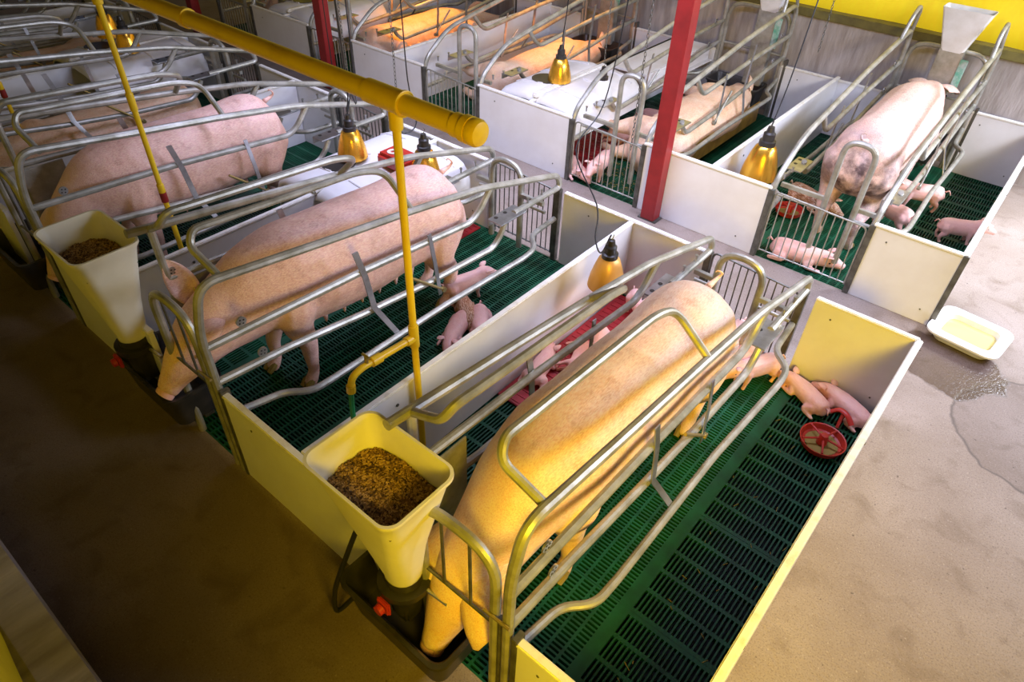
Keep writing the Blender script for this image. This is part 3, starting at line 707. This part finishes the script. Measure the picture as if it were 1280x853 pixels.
# ================================================================== MATS, FEEDERS, TRAY
def rubber_mat(x0, y0, x1, y1, label):
    m = MB(); m.box(x0, y0, .003, x1, y1, .016, .004); n = int((y1-y0)/.05)
    for k in range(n): m.box(x0+.02, y0+.02+k*.05, .015, x1-.02, y0+.035+k*.05, .020)
    return tag(m.build('nest_mat', M['red_mat']), label, 'mat')
rubber_mat(-1.78, 1.28, -1.44, 2.60, 'dark red nest mat left of the nearest sow, under the tan orange lamp')
rubber_mat(-3.50, G0+.03, -3.08, G0+1.10, 'red nest mat behind the aisle gate left of the red post')
rubber_mat(-3.58, 1.6, -3.10, 2.6, 'red nest mat under the near hood, behind the second sow')
def feeder(x, y, label, s=1.0, mt='red'):
    t = thing('piglet_feeder', label, 'piglet feeder', (x, y, 0)); t.scale = (s,)*3
    m = MB(); m.lathe([(.0, .012), (.085, .012), (.105, .02), (.118, .05), (.125, .052), (.122, .045), (.11, .012), (.09, .0), (0, .0)], (0, 0, 0), 32); m.build('bowl', M[mt], t)
    m = MB()
    for k in range(5): a = 2*PI*k/5; m.tube([(0, 0, .06), (.06*math.cos(a), .06*math.sin(a), .055), (.115*math.cos(a), .115*math.sin(a), .05)], .006, 6)
    m.lathe([(0, .085), (.02, .083), (.026, .06), (.03, .02)], (0, 0, 0), 14); m.build('spokes', M[mt], t)
    m = MB(); m.lathe([(0, .016), (.09, .018)], (0, 0, 0), 20); m.build('creep_feed', M['straw'], t); return t
feeder(-.175, 2.19, 'round red piglet feeder with dividing spokes in the nearest pen', 1.0)
m = MB(); m.tube(catmull([(-.22, 2.42, .06), (-.18, 2.43, .09), (-.13, 2.41, .09), (-.09, 2.385, .06)], 5), .016, 10, flat=.6); m.tube([(-.155, 2.42, .08), (-.15, 2.37, .01)], .01, 8)
tag(m.build('feeder_clamp', M['red']), 'small bright red clamp at the feet of the sleeping piglets', 'clamp')
feeder(-1.36, 4.55, 'orange red piglet feeder behind the gate of the far right pen', .95)
t = thing('feeding_tray', 'white tray of yellow liquid on the wet concrete right of the pens', 'tray', (.215, 3.76, 0), (0, 0, -.12))
m = MB(); pr = [(0, 0, .17, .155, .06, .004), (0, 0, .20, .185, .07, .055), (0, 0, .225, .205, .08, .062), (0, 0, .225, .205, .08, .075), (0, 0, .16, .135, .05, .072), (0, 0, .15, .125, .05, .03)]
m.loft([rrect(*p) for p in pr], True, True); m.build('tray_body', M['white'], t, ang=50)
m = MB(); m.loft([rrect(0, 0, .153, .128, .05, .034), rrect(0, 0, .153, .128, .05, .036)]); m.build('liquid', M['milk'], t)

# ================================================================== PIGS
def ring_at(c, tan, hw, hh, n=20, sq=1.0, belly=0.):
    tan = Vector(tan).normalized(); x = Vector((1, 0, 0)); u = x.cross(tan); u.normalize()
    if u.z < 0 and abs(u.z) > .05: u = -u
    out = []
    for k in range(n):
        a = 2*PI*k/n; ca, sa = math.cos(a), math.sin(a)
        px = math.copysign(abs(ca)**sq, ca)*hw; pz = math.copysign(abs(sa)**sq, sa)*hh
        if belly and sa < 0: px *= 1-belly*abs(sa)
        out.append(Vector(c)+x*px+u*pz)
    return out
def limb(m, pts, n=10):
    """tapered limb with rounded ends: pts (x,y,z,r)"""
    q = catmull(pts, 4); P = [Vector(p[:3]) for p in q]; R = [p[3] for p in q]
    d0 = (P[0]-P[1]).normalized(); d1 = (P[-1]-P[-2]).normalized()
    m.tube([P[0]+d0*R[0]*.9, P[0]+d0*R[0]*.5]+P+[P[-1]+d1*R[-1]*.3], [R[0]*.3, R[0]*.8]+R+[R[-1]*.8], n)
def ear(m, base, tip, wdt, side, th=.006, droop=0.):
    """leaf shaped thick ear: base centre, tip, half width"""
    b, t = Vector(base), Vector(tip); ax = (t-b); Lh = ax.length; ax.normalize()
    wv = ax.cross(Vector((0, 0, 1)) if abs(ax.z) < .8 else Vector((side, 0, 0))); wv.normalize(); nv = wv.cross(ax).normalized()
    rows = 8; cols = 6; vs = []
    for lay in (0, 1):
        for i in range(rows+1):
            u = i/rows; ww = wdt*(math.sin(PI*(.20+u*.55)))**.8*math.sqrt(max(.02, 1-u**2.2))
            for j in range(cols+1):
                v = -1+2*j/cols
                p = b+ax*(u*Lh)+wv*(v*ww)+nv*(-.35*ww*(v*v)+.14*Lh*math.sin(PI*u)+(th if lay else 0))
                p.z -= droop*u*u
                vs.append(p)
    W = cols+1; K = (rows+1)*W; fs = []
    for i in range(rows):
        for j in range(cols):
            a = i*W+j; fs.append((a, a+1, a+W+1, a+W)); fs.append((K+a, K+a+W, K+a+W+1, K+a+1))
    for i in range(rows): fs.append((i*W, i*W+W, K+i*W+W, K+i*W)); fs.append((i*W+cols, K+i*W+cols, K+i*W+W+cols, i*W+W+cols))
    for j in range(cols): fs.append((j, K+j, K+j+1, j+1)); a = rows*W+j; fs.append((a, a+1, K+a+1, K+a))
    m.add(vs, fs)
def remesh(mb, voxel, iters=6):
    me = mb.mesh('tmp', M['skin'], smooth=True); o = bpy.data.objects.new('tmp', me); C.objects.link(o)
    r = o.modifiers.new('r', 'REMESH'); r.mode = 'VOXEL'; r.voxel_size = voxel
    s = o.modifiers.new('s', 'SMOOTH'); s.iterations = iters; s.factor = .5
    dg = bpy.context.evaluated_depsgraph_get(); e = o.evaluated_get(dg); em = e.to_mesh()
    V = [tuple(v.co) for v in em.vertices]; F = [tuple(p.vertices) for p in em.polygons]
    e.to_mesh_clear(); bpy.data.objects.remove(o); bpy.data.meshes.remove(me)
    out = MB(); out.add(V, F); return out
def spine_body(m, st, n=22, sq=.93):
    """st: (x,y,z,hw,hh,belly)"""
    q = catmull(st, 4); rings = []
    for i in range(len(q)):
        a = q[max(0, i-1)]; b = q[min(len(q)-1, i+1)]; tan = (a[0]-b[0], a[1]-b[1], a[2]-b[2])
        tn = Vector((0, tan[1], tan[2]))
        rings.append(ring_at(q[i][:3], tn, q[i][3], q[i][4], n, sq, q[i][5]))
    m.loft(rings, True, True)

ADULT_TORSO = [(0, 1.97, .71, .05, .07, 0), (0, 1.945, .70, .14, .16, 0), (0, 1.87, .685, .205, .24, 0), (0, 1.72, .675, .243, .285, 0), (0, 1.45, .66, .235, .285, 0),
               (0, 1.15, .65, .248, .30, 0), (0, .88, .655, .245, .298, 0), (0, .66, .67, .25, .285, .05), (0, .48, .665, .215, .25, .1)]
def standing_legs(m, fy=0.0, ry=0.0):
    for s in (-1, 1):
        d = .04*s
        limb(m, [(s*.115, .60, .62, .125), (s*.135, .60+fy*.4, .45, .095), (s*.14, .62+fy+d*.5, .31, .062), (s*.14, .60+fy+d, .19, .047), (s*.14, .60+fy+d, .09, .036), (s*.14, .57+fy+d, .035, .042), (s*.14, .545+fy+d, .012, .04)])
        limb(m, [(s*.10, 1.80, .66, .17), (s*.135, 1.72, .50, .14), (s*.145, 1.74, .38, .095), (s*.14, 1.87+ry-d, .27, .056), (s*.14, 1.85+ry-d, .16, .042), (s*.14, 1.84+ry-d, .085, .036), (s*.14, 1.80+ry-d, .035, .042), (s*.14, 1.775+ry-d, .012, .04)])
def lying_legs(m):
    # pig lies on its flank after the whole body is rolled, legs straight and slack
    for s in (-1, 1):
        limb(m, [(s*.10, .60, .60, .125), (s*.11, .56, .44, .09), (s*.12, .50, .32, .06), (s*.12, .48, .20, .045), (s*.12, .45, .10, .034), (s*.12, .42, .04, .038)])
        limb(m, [(s*.10, 1.80, .64, .165), (s*.12, 1.70, .48, .13), (s*.12, 1.68, .36, .09), (s*.12, 1.76, .25, .054), (s*.12, 1.72, .14, .04), (s*.12, 1.68, .06, .04)])
def make_sow(pose, label, skin_m):
    t = thing('sow', label, 'pig'); m = MB(); x0 = 0
    if pose == 'eat':
        head = [(0, .34, .60, .18, .215, .05), (0, .22, .53, .155, .185, 0), (0, .13, .455, .14, .16, 0), (0, .06, .385, .118, .13, 0), (0, .005, .32, .088, .098, 0), (0, -.04, .26, .066, .07, 0), (0, -.07, .22, .057, .058, 0), (0, -.085, .20, .052, .052, 0)]
        E = [((s*.085, .18, .62), (s*.19, -.04, .40)) for s in (-1, 1)]; eyes = [(s*.118, .055, .43) for s in (-1, 1)]; snout = ((0, -.088, .195), (0, -.55, -.83))
    elif pose == 'reach':
        head = [(0, .34, .63, .18, .215, .05), (0, .22, .60, .155, .185, 0), (0, .12, .56, .14, .16, 0), (0, .03, .50, .118, .13, 0), (0, -.05, .44, .088, .098, 0), (0, -.11, .39, .066, .07, 0), (0, -.15, .355, .057, .058, 0), (0, -.17, .34, .052, .052, 0)]
        E = [((-.10, .17, .70), (-.19, .12, .91)), ((.09, .17, .70), (.20, .0, .62))]; eyes = [(s*.118, .02, .545) for s in (-1, 1)]; snout = ((0, -.175, .333), (0, -.75, -.66))
    elif pose == 'up':
        head = [(0, .34, .67, .19, .225, .05), (0, .20, .67, .15, .185, 0), (0, .08, .66, .14, .165, 0), (0, -.02, .63, .118, .135, 0), (0, -.12, .58, .085, .10, 0), (0, -.20, .54, .065, .072, 0), (0, -.26, .515, .056, .06, 0), (0, -.285, .505, .052, .054, 0)]
        E = [((s*.09, .10, .80), (s*.16, -.14, .70)) for s in (-1, 1)]; eyes = [(s*.118, -.045, .69) for s in (-1, 1)]; snout = ((0, -.29, .50), (0, -.93, -.36))
    else:
        head = [(0, .34, .66, .18, .215, .05), (0, .22, .66, .14, .175, 0), (0, .10, .645, .13, .155, 0), (0, .0, .61, .108, .125, 0), (0, -.10, .56, .08, .09, 0), (0, -.17, .53, .062, .068, 0), (0, -.22, .515, .054, .057, 0), (0, -.245, .505, .05, .05, 0)]
        E = [((s*.085, .10, .78), (s*.155, -.10, .66)) for s in (-1, 1)]; eyes = [(s*.11, -.03, .665) for s in (-1, 1)]; snout = ((0, -.25, .50), (0, -.93, -.36))
    spine_body(m, ADULT_TORSO+head)
    for s in (-1, 1):   # hams and shoulders
        limb(m, [(s*.10, 1.82, .76, .12), (s*.115, 1.72, .62, .15), (s*.10, 1.60, .62, .12)]); limb(m, [(s*.11, .66, .80, .115), (s*.13, .60, .60, .14), (s*.13, .58, .5, .12)])
        if pose == 'eat': limb(m, [(s*.06, .16, .50, .085), (s*.065, .10, .42, .08)])
    (lying_legs if pose == 'lie' else standing_legs)(m)
    limb(m, [(0, 1.92, .62, .05), (0, 1.955, .56, .035), (0, 1.95, .52, .02)])   # vulva
    out = remesh(m, .0135, 8)
    for (b, tp), s in zip(E, (-1, 1)): ear(out, b, tp, .085 if pose == 'reach' else .105, s, .008, .05 if pose == 'eat' else .0)
    ts = [(0, 1.90, .87, .020), (.01, 1.96, .89, .012), (.02, 1.985, .91, .008), (.03, 1.975, .935, .006), (.01, 1.965, .945, .004), (.0, 1.96, .935, .003)]
    q = catmull(ts, 4); out.tube([p[:3] for p in q], [p[3] for p in q], 8)
    for k in range(6):
        for s in (-1, 1):
            y = .82+k*.14; out.tube([(s*.085, y, .39), (s*.088, y, .36), (s*.09, y, .338), (s*.09, y, .328)], [.022, .014, .008, .004], 8)
    body = out.build('body', M[skin_m], t, ang=180)
    m = MB()
    sp, sd = Vector(snout[0]), Vector(snout[1]).normalized()
    up_ = Vector((1, 0, 0)).cross(sd).normalized(); vs = []
    m.tube([sp-sd*.03, sp-sd*.005, sp+sd*.012, sp+sd*.016], [.044, .052, .050, .03], 20, flat=.9)
    sn = m.build('snout_disc', M['skin_piglet'], t)
    m = MB()
    for s in (-1, 1): c = sp+sd*.0165+Vector((s*.02, 0, 0)); m.tube([c-sd*.004, c+sd*.001], .009, 10)
    m.build('nostril', M['eye'], sn)
    for e in eyes:
        m = MB(); m.lathe([(0, .012), (.008, .009), (.012, 0), (.008, -.009), (0, -.012)], e, 12); m.build('eye', M['eye'], t)
    if pose != 'lie':
        for s in (-1, 1):
            d = .04*s
            for yy in (.545+d, 1.775-d):
                m = MB()
                for q in (-1, 1): m.tube([(s*.14+q*.021, yy+.022, .045), (s*.14+q*.022, yy-.0, .03), (s*.14+q*.022, yy-.035, .004)], [.019, .022, .016], 8)
                m.build('hoof', M['straw'], t)
    return t
sowA = make_sow('eat', 'big pale sow eating at the near cream hopper, nearest to the viewer', 'skin'); sowA.location = (-.935, 0, 0)
tg = MB(); tg.box(-.012, -.003, -.02, .012, .003, .015, .002)
sowB = make_sow('reach', 'pale pink sow with one upright ear and yellow ear tag, eating at the second hopper', 'skin_pink'); sowB.location = (-2.83, .06, 0); sowB.rotation_euler = (0, 0, -.05); sowB.scale = (1, .93, 1.03)
tg.build('ear_tag', M['eartag'], sowB, loc=(-.11, .19, .74))
sowC = make_sow('eat', 'standing pink sow behind the thin yellow pipe at the left, head down', 'skin_pink'); sowC.location = (-4.52, .10, 0); sowC.scale = (1, .88, 1.0)
sowU = make_sow('up', 'dirty rumped standing sow facing the back wall, far right pen', 'skin_dirty'); sowU.location = (-.93, G1-.22, .0); sowU.rotation_euler = (0, 0, PI)
lie = make_sow('lie', 'sow lying on its side just behind the red post', 'skin'); lie.rotation_euler = (0, math.radians(82), PI)
def lay(o, x, y, side, yaw=0.):
    # roll about the body axis so that the flank rests on the floor
    a = math.radians(84)*side
    R = Matrix.Rotation(yaw, 4, 'Z') @ Matrix.Rotation(a, 4, 'Y'); 
    o.rotation_euler = R.to_euler(); c = R @ Vector((0, 1.0, .65)); o.location = (x-c.x, y-c.y, .235-c.z)
lay(lie, -2.62, 5.15, -1, PI)
l2 = dup(lie, (0, 0, 0), label='orange lit sow lying in the crate left of the long divider, far row'); lay(l2, -6.30, 5.15, 1, PI)
l3 = dup(lie, (0, 0, 0), label='orange and pink sow lying behind the far white hood'); lay(l3, -4.53, 5.25, -1, PI)
l4 = dup(lie, (0, 0, 0), label='dark shaded sow lying in the crate left of the third sow'); lay(l4, -6.30, 1.15, 1, 0)
l5 = dup(lie, (0, 0, 0), label='sow lying in the crate at the top left, left of the two gold lamps'); lay(l5, -8.10, 1.25, 1, 0)
l6 = dup(lie, (0, 0, 0), label='pale sow lying at the top, left of the left red post'); lay(l6, -8.07, 5.15, -1, PI)

def make_piglet(pose, skin_m='skin_piglet'):
    t = thing('piglet', 'piglet', 'piglet'); m = MB(); S = .20
    if pose == 'stand':
        st = [(0, .150, .125, .012, .015, 0), (0, .140, .122, .032, .038, 0), (0, .10, .118, .045, .052, 0), (0, .04, .112, .047, .055, 0), (0, -.03, .114, .046, .054, 0), (0, -.075, .125, .040, .047, 0), (0, -.105, .135, .040, .045, 0), (0, -.140, .128, .036, .038, 0), (0, -.17, .115, .024, .025, 0), (0, -.195, .104, .018, .018, 0), (0, -.203, .10, .016, .016, 0)]
        spine_body(m, st, 16)
        for s in (-1, 1):
            limb(m, [(s*.028, -.05, .11, .026), (s*.032, -.05, .07, .018), (s*.032, -.053, .035, .011), (s*.032, -.06, .008, .012)], 8)
            limb(m, [(s*.026, .105, .115, .036), (s*.032, .10, .08, .026), (s*.034, .125, .05, .013), (s*.034, .12, .022, .010), (s*.034, .112, .008, .012)], 8)
    elif pose == 'side':
        st = [(0, .150, .050, .012, .015, 0), (0, .140, .048, .030, .036, 0), (0, .10, .046, .042, .050, 0), (0, .04, .046, .044, .054, 0), (0, -.03, .046, .043, .052, 0), (0, -.075, .046, .037, .045, 0), (0, -.105, .048, .036, .042, 0), (0, -.140, .044, .033, .035, 0), (0, -.17, .036, .023, .024, 0), (0, -.195, .028, .017, .017, 0), (0, -.203, .025, .015, .015, 0)]
        spine_body(m, st, 16)
        for s in (-1, 1):
            limb(m, [(s*.02, -.05, .03, .024), (s*.022, -.06, -.01, .016), (s*.02, -.075, -.045, .010), (s*.02, -.085, -.068, .011)], 8)
            limb(m, [(s*.02, .105, .035, .034), (s*.022, .09, -.01, .022), (s*.022, .115, -.04, .012), (s*.02, .10, -.07, .011)], 8)
    else:   # lying on the belly, legs folded, head down
        st = [(0, .150, .052, .012, .015, 0), (0, .140, .050, .034, .034, 0), (0, .10, .048, .050, .046, 0), (0, .04, .048, .051, .048, 0), (0, -.03, .048, .049, .046, 0), (.005, -.075, .050, .041, .042, 0), (.012, -.105, .050, .039, .040, 0), (.020, -.140, .044, .035, .034, 0), (.027, -.17, .034, .024, .023, 0), (.032, -.195, .026, .018, .017, 0), (.034, -.203, .023, .016, .015, 0)]
        spine_body(m, st, 16)
        for s in (-1, 1):
            limb(m, [(s*.035, -.055, .035, .022), (s*.05, -.04, .018, .015), (s*.055, -.075, .012, .011), (s*.055, -.11, .010, .010)], 8)
            limb(m, [(s*.035, .10, .04, .032), (s*.055, .075, .022, .022), (s*.062, .11, .014, .012), (s*.062, .14, .010, .010)], 8)
    out = remesh(m, .0055, 5)
    hz = {'stand': .165, 'side': .075, 'belly': .078}[pose]; hx = .015 if pose == 'belly' else 0
    for s in (-1, 1): ear(out, (hx+s*.030, -.108, hz), (hx+s*.052, -.150, hz+.010), .019, s, .003, .0)
    ez = {'stand': .05, 'side': 0, 'belly': 0}[pose]
    zt = {'stand': .14, 'side': .06, 'belly': .068}[pose]
    out.tube([(0, .148, zt), (.006, .165, zt+.012), (.010, .172, zt+.0), (.014, .178, zt-.012)], [.005, .0045, .004, .003], 6)
    out.build('body', M[skin_m], t, ang=180)
    for s in (-1, 1):
        m = MB(); e = (hx+s*(.033 if pose != 'belly' else .033), -.138, (hz-.028)); m.lathe([(0, .004), (.004, .002), (.004, -.002), (0, -.004)], e, 8); m.build('eye', M['eye'], t)
    return t
pr = {p: make_piglet(p) for p in ('stand', 'side', 'belly')}; used = set()
br = make_piglet('belly', 'skin_brown')
def piglet(pose, x, y, yaw, label, z=0.0, roll=0., sc_=1.0, src=None):
    s = src or pr[pose]; key = id(s)
    R = Matrix.Rotation(yaw, 4, 'Z') @ Matrix.Rotation(roll, 4, 'Y')
    if key not in used: used.add(key); o = s
    else: o = dup(s, (0, 0, 0))
    o.location = (x, y, z); o.rotation_euler = R.to_euler(); o.scale = (sc_,)*3; o['label'] = label
    return o
# nearest pen
piglet('belly', -.39, 2.475, PI+1.05, 'sleeping piglet in the corner of the nearest pen, left one of the pair', .003, 0, 1.15)
piglet('belly', -.17, 2.535, PI+1.1, 'sleeping piglet in the corner of the nearest pen, right one of the pair', .003, 0, 1.15)
piglet('belly', -1.70, 1.60, PI+.2, 'piglet lying on the red mat beside the nearest sow, closest to the divider', .018, 0, 1.15)
piglet('side', -1.60, 1.78, .3, 'piglet sprawled on its side on the red mat beside the nearest sow', .062, 1.35, 1.1)
piglet('stand', -1.50, 1.92, .5, 'piglet on the red mat, rump up, beside the nearest sow', .018, 0, 1.05)
piglet('stand', -1.50, 2.40, .9, 'piglet standing below the tan orange lamp', .018, 0, 1.15)
piglet('stand', -.91, 2.50, .1, 'piglet behind the nearest sow, head showing just past her rump', .0, 0, 1.3)
piglet('stand', -.80, 2.45, -.1, 'piglet facing forward behind the nearest sow rump, middle one', .0, 0, 1.2)
piglet('stand', -.70, 2.38, -.5, 'piglet behind the nearest sow, beside the adjusting plate', .0, 0, 1.2)
piglet('belly', -.98, 2.15, .4, 'piglet at the hind feet of the nearest sow', .0, 0, 1.1)
# second pen
piglet('stand', -2.56, 1.86, PI*.9, 'piglet standing at the hind legs of the second sow', .0, 0, 1.2)
piglet('belly', -2.33, 1.50, .35, 'piglet lying by the divider, front one of the heap in the second pen', .003, 0, 1.2)
piglet('belly', -2.26, 1.66, .75, 'piglet lying by the divider, behind the front one in the second pen', .003, 0, 1.15)
piglet('belly', -2.42, 1.70, PI+.9, 'brownish piglet at the back of the heap in the second pen', .003, 0, 1.15, br)
# far right pen
piglet('belly', -1.00, 3.90, PI/2+.12, 'pink piglet lying along the aisle gate of the far right pen', .003, 0, 1.55)
piglet('stand', -.16, 5.05, PI/2+.5, 'piglet walking alone on the slats near the sunlit side wall', .0, 0, 1.2)
piglet('stand', -.68, 4.92, -2.0, 'piglet beside the far right sow, just inside the right rails', .0, 0, 1.35)
piglet('stand', -.60, 5.40, -1.2, 'piglet farther back beside the far right sow', .0, 0, 1.35)
piglet('belly', -1.66, 4.42, .6, 'piglet peeking over the aisle panel below the gold lamp', .0, 0, 1.35)
piglet('belly', -1.28, 4.80, 1.2, 'brown piglet beside the orange red feeder in the far right pen', .003, 0, 1.5, br)
# pen behind the red post
for i, (po, x, y, a, z, lb) in enumerate((('side', -3.14, 4.62, 1.2, .06, 'piglet nursing at the lying sow, nearest the aisle gate'), ('side', -3.13, 4.88, 1.5, .06, 'piglet nursing at the lying sow, second from the gate'),
        ('belly', -3.16, 5.15, 1.0, .0, 'piglet nursing at the lying sow, third from the gate'), ('belly', -3.14, 5.42, 1.7, .0, 'piglet beside the lying sow, near the red post'),
        ('stand', -3.15, 5.75, 1.2, .0, 'piglet standing right of the red post, beside the lying sow'), ('belly', -3.10, 6.12, .8, .0, 'piglet nearest the back wall, beside the lying sow'),
        ('stand', -2.90, 3.95, 0.2, .0, 'piglet just behind the bars of the aisle gate, left of the red post'), ('belly', -3.10, 3.86, 1.0, .018, 'piglet in the left corner of the gate with the red mat'))):
    piglet(po, x, y, a, lb, z, 1.3 if po == 'side' else 0, 1.3)
# yellowish straw dirt in two pens: a few stalks
def stalks(x0, y0, x1, y1, n, label, seed):
    rnd = random.Random(seed); m = MB()
    for k in range(n):
        x, y, a, l = rnd.uniform(x0, x1), rnd.uniform(y0, y1), rnd.uniform(0, PI), rnd.uniform(.006, .02)
        m.tube([(x-l*math.cos(a), y-l*math.sin(a), .003), (x+l*math.cos(a), y+l*math.sin(a), .004)], .0016, 4)
    tag(m.build('straw_crumbs', M['straw'], smooth=False), label, 'crumbs', kind='stuff')
stalks(-.45, .3, -.03, 2.5, 40, 'straw crumbs scattered on the green slats of the nearest pen', 3)
stalks(-3.0, 3.85, -2.4, 4.6, 260, 'dirt and straw on the slats behind the aisle gate left of the red post', 4)

# repeats carry a shared group phrase
GR = {'crate': 'farrowing crates of the two rows', 'panel': 'white plastic boards walling the pens', 'piglet': 'piglets in the pens', 'heat lamp': 'heat lamps over the piglet nests',
      'slatted floor': 'green slatted floors of the pens', 'feed hopper': 'feed hoppers at the sow heads', 'trough': 'black feed troughs', 'piglet hood': 'white piglet hoods over the dividers', 'pig': 'sows in the crates',
      'post': 'red roof posts in the aisle', 'chain': 'hanging chains', 'cable': 'hanging black cables', 'mat': 'red nest mats', 'piglet feeder': 'round piglet feeders'}
for o in C.objects:
    if o.parent is None and o.get('category') in GR: o['group'] = GR[o['category']]
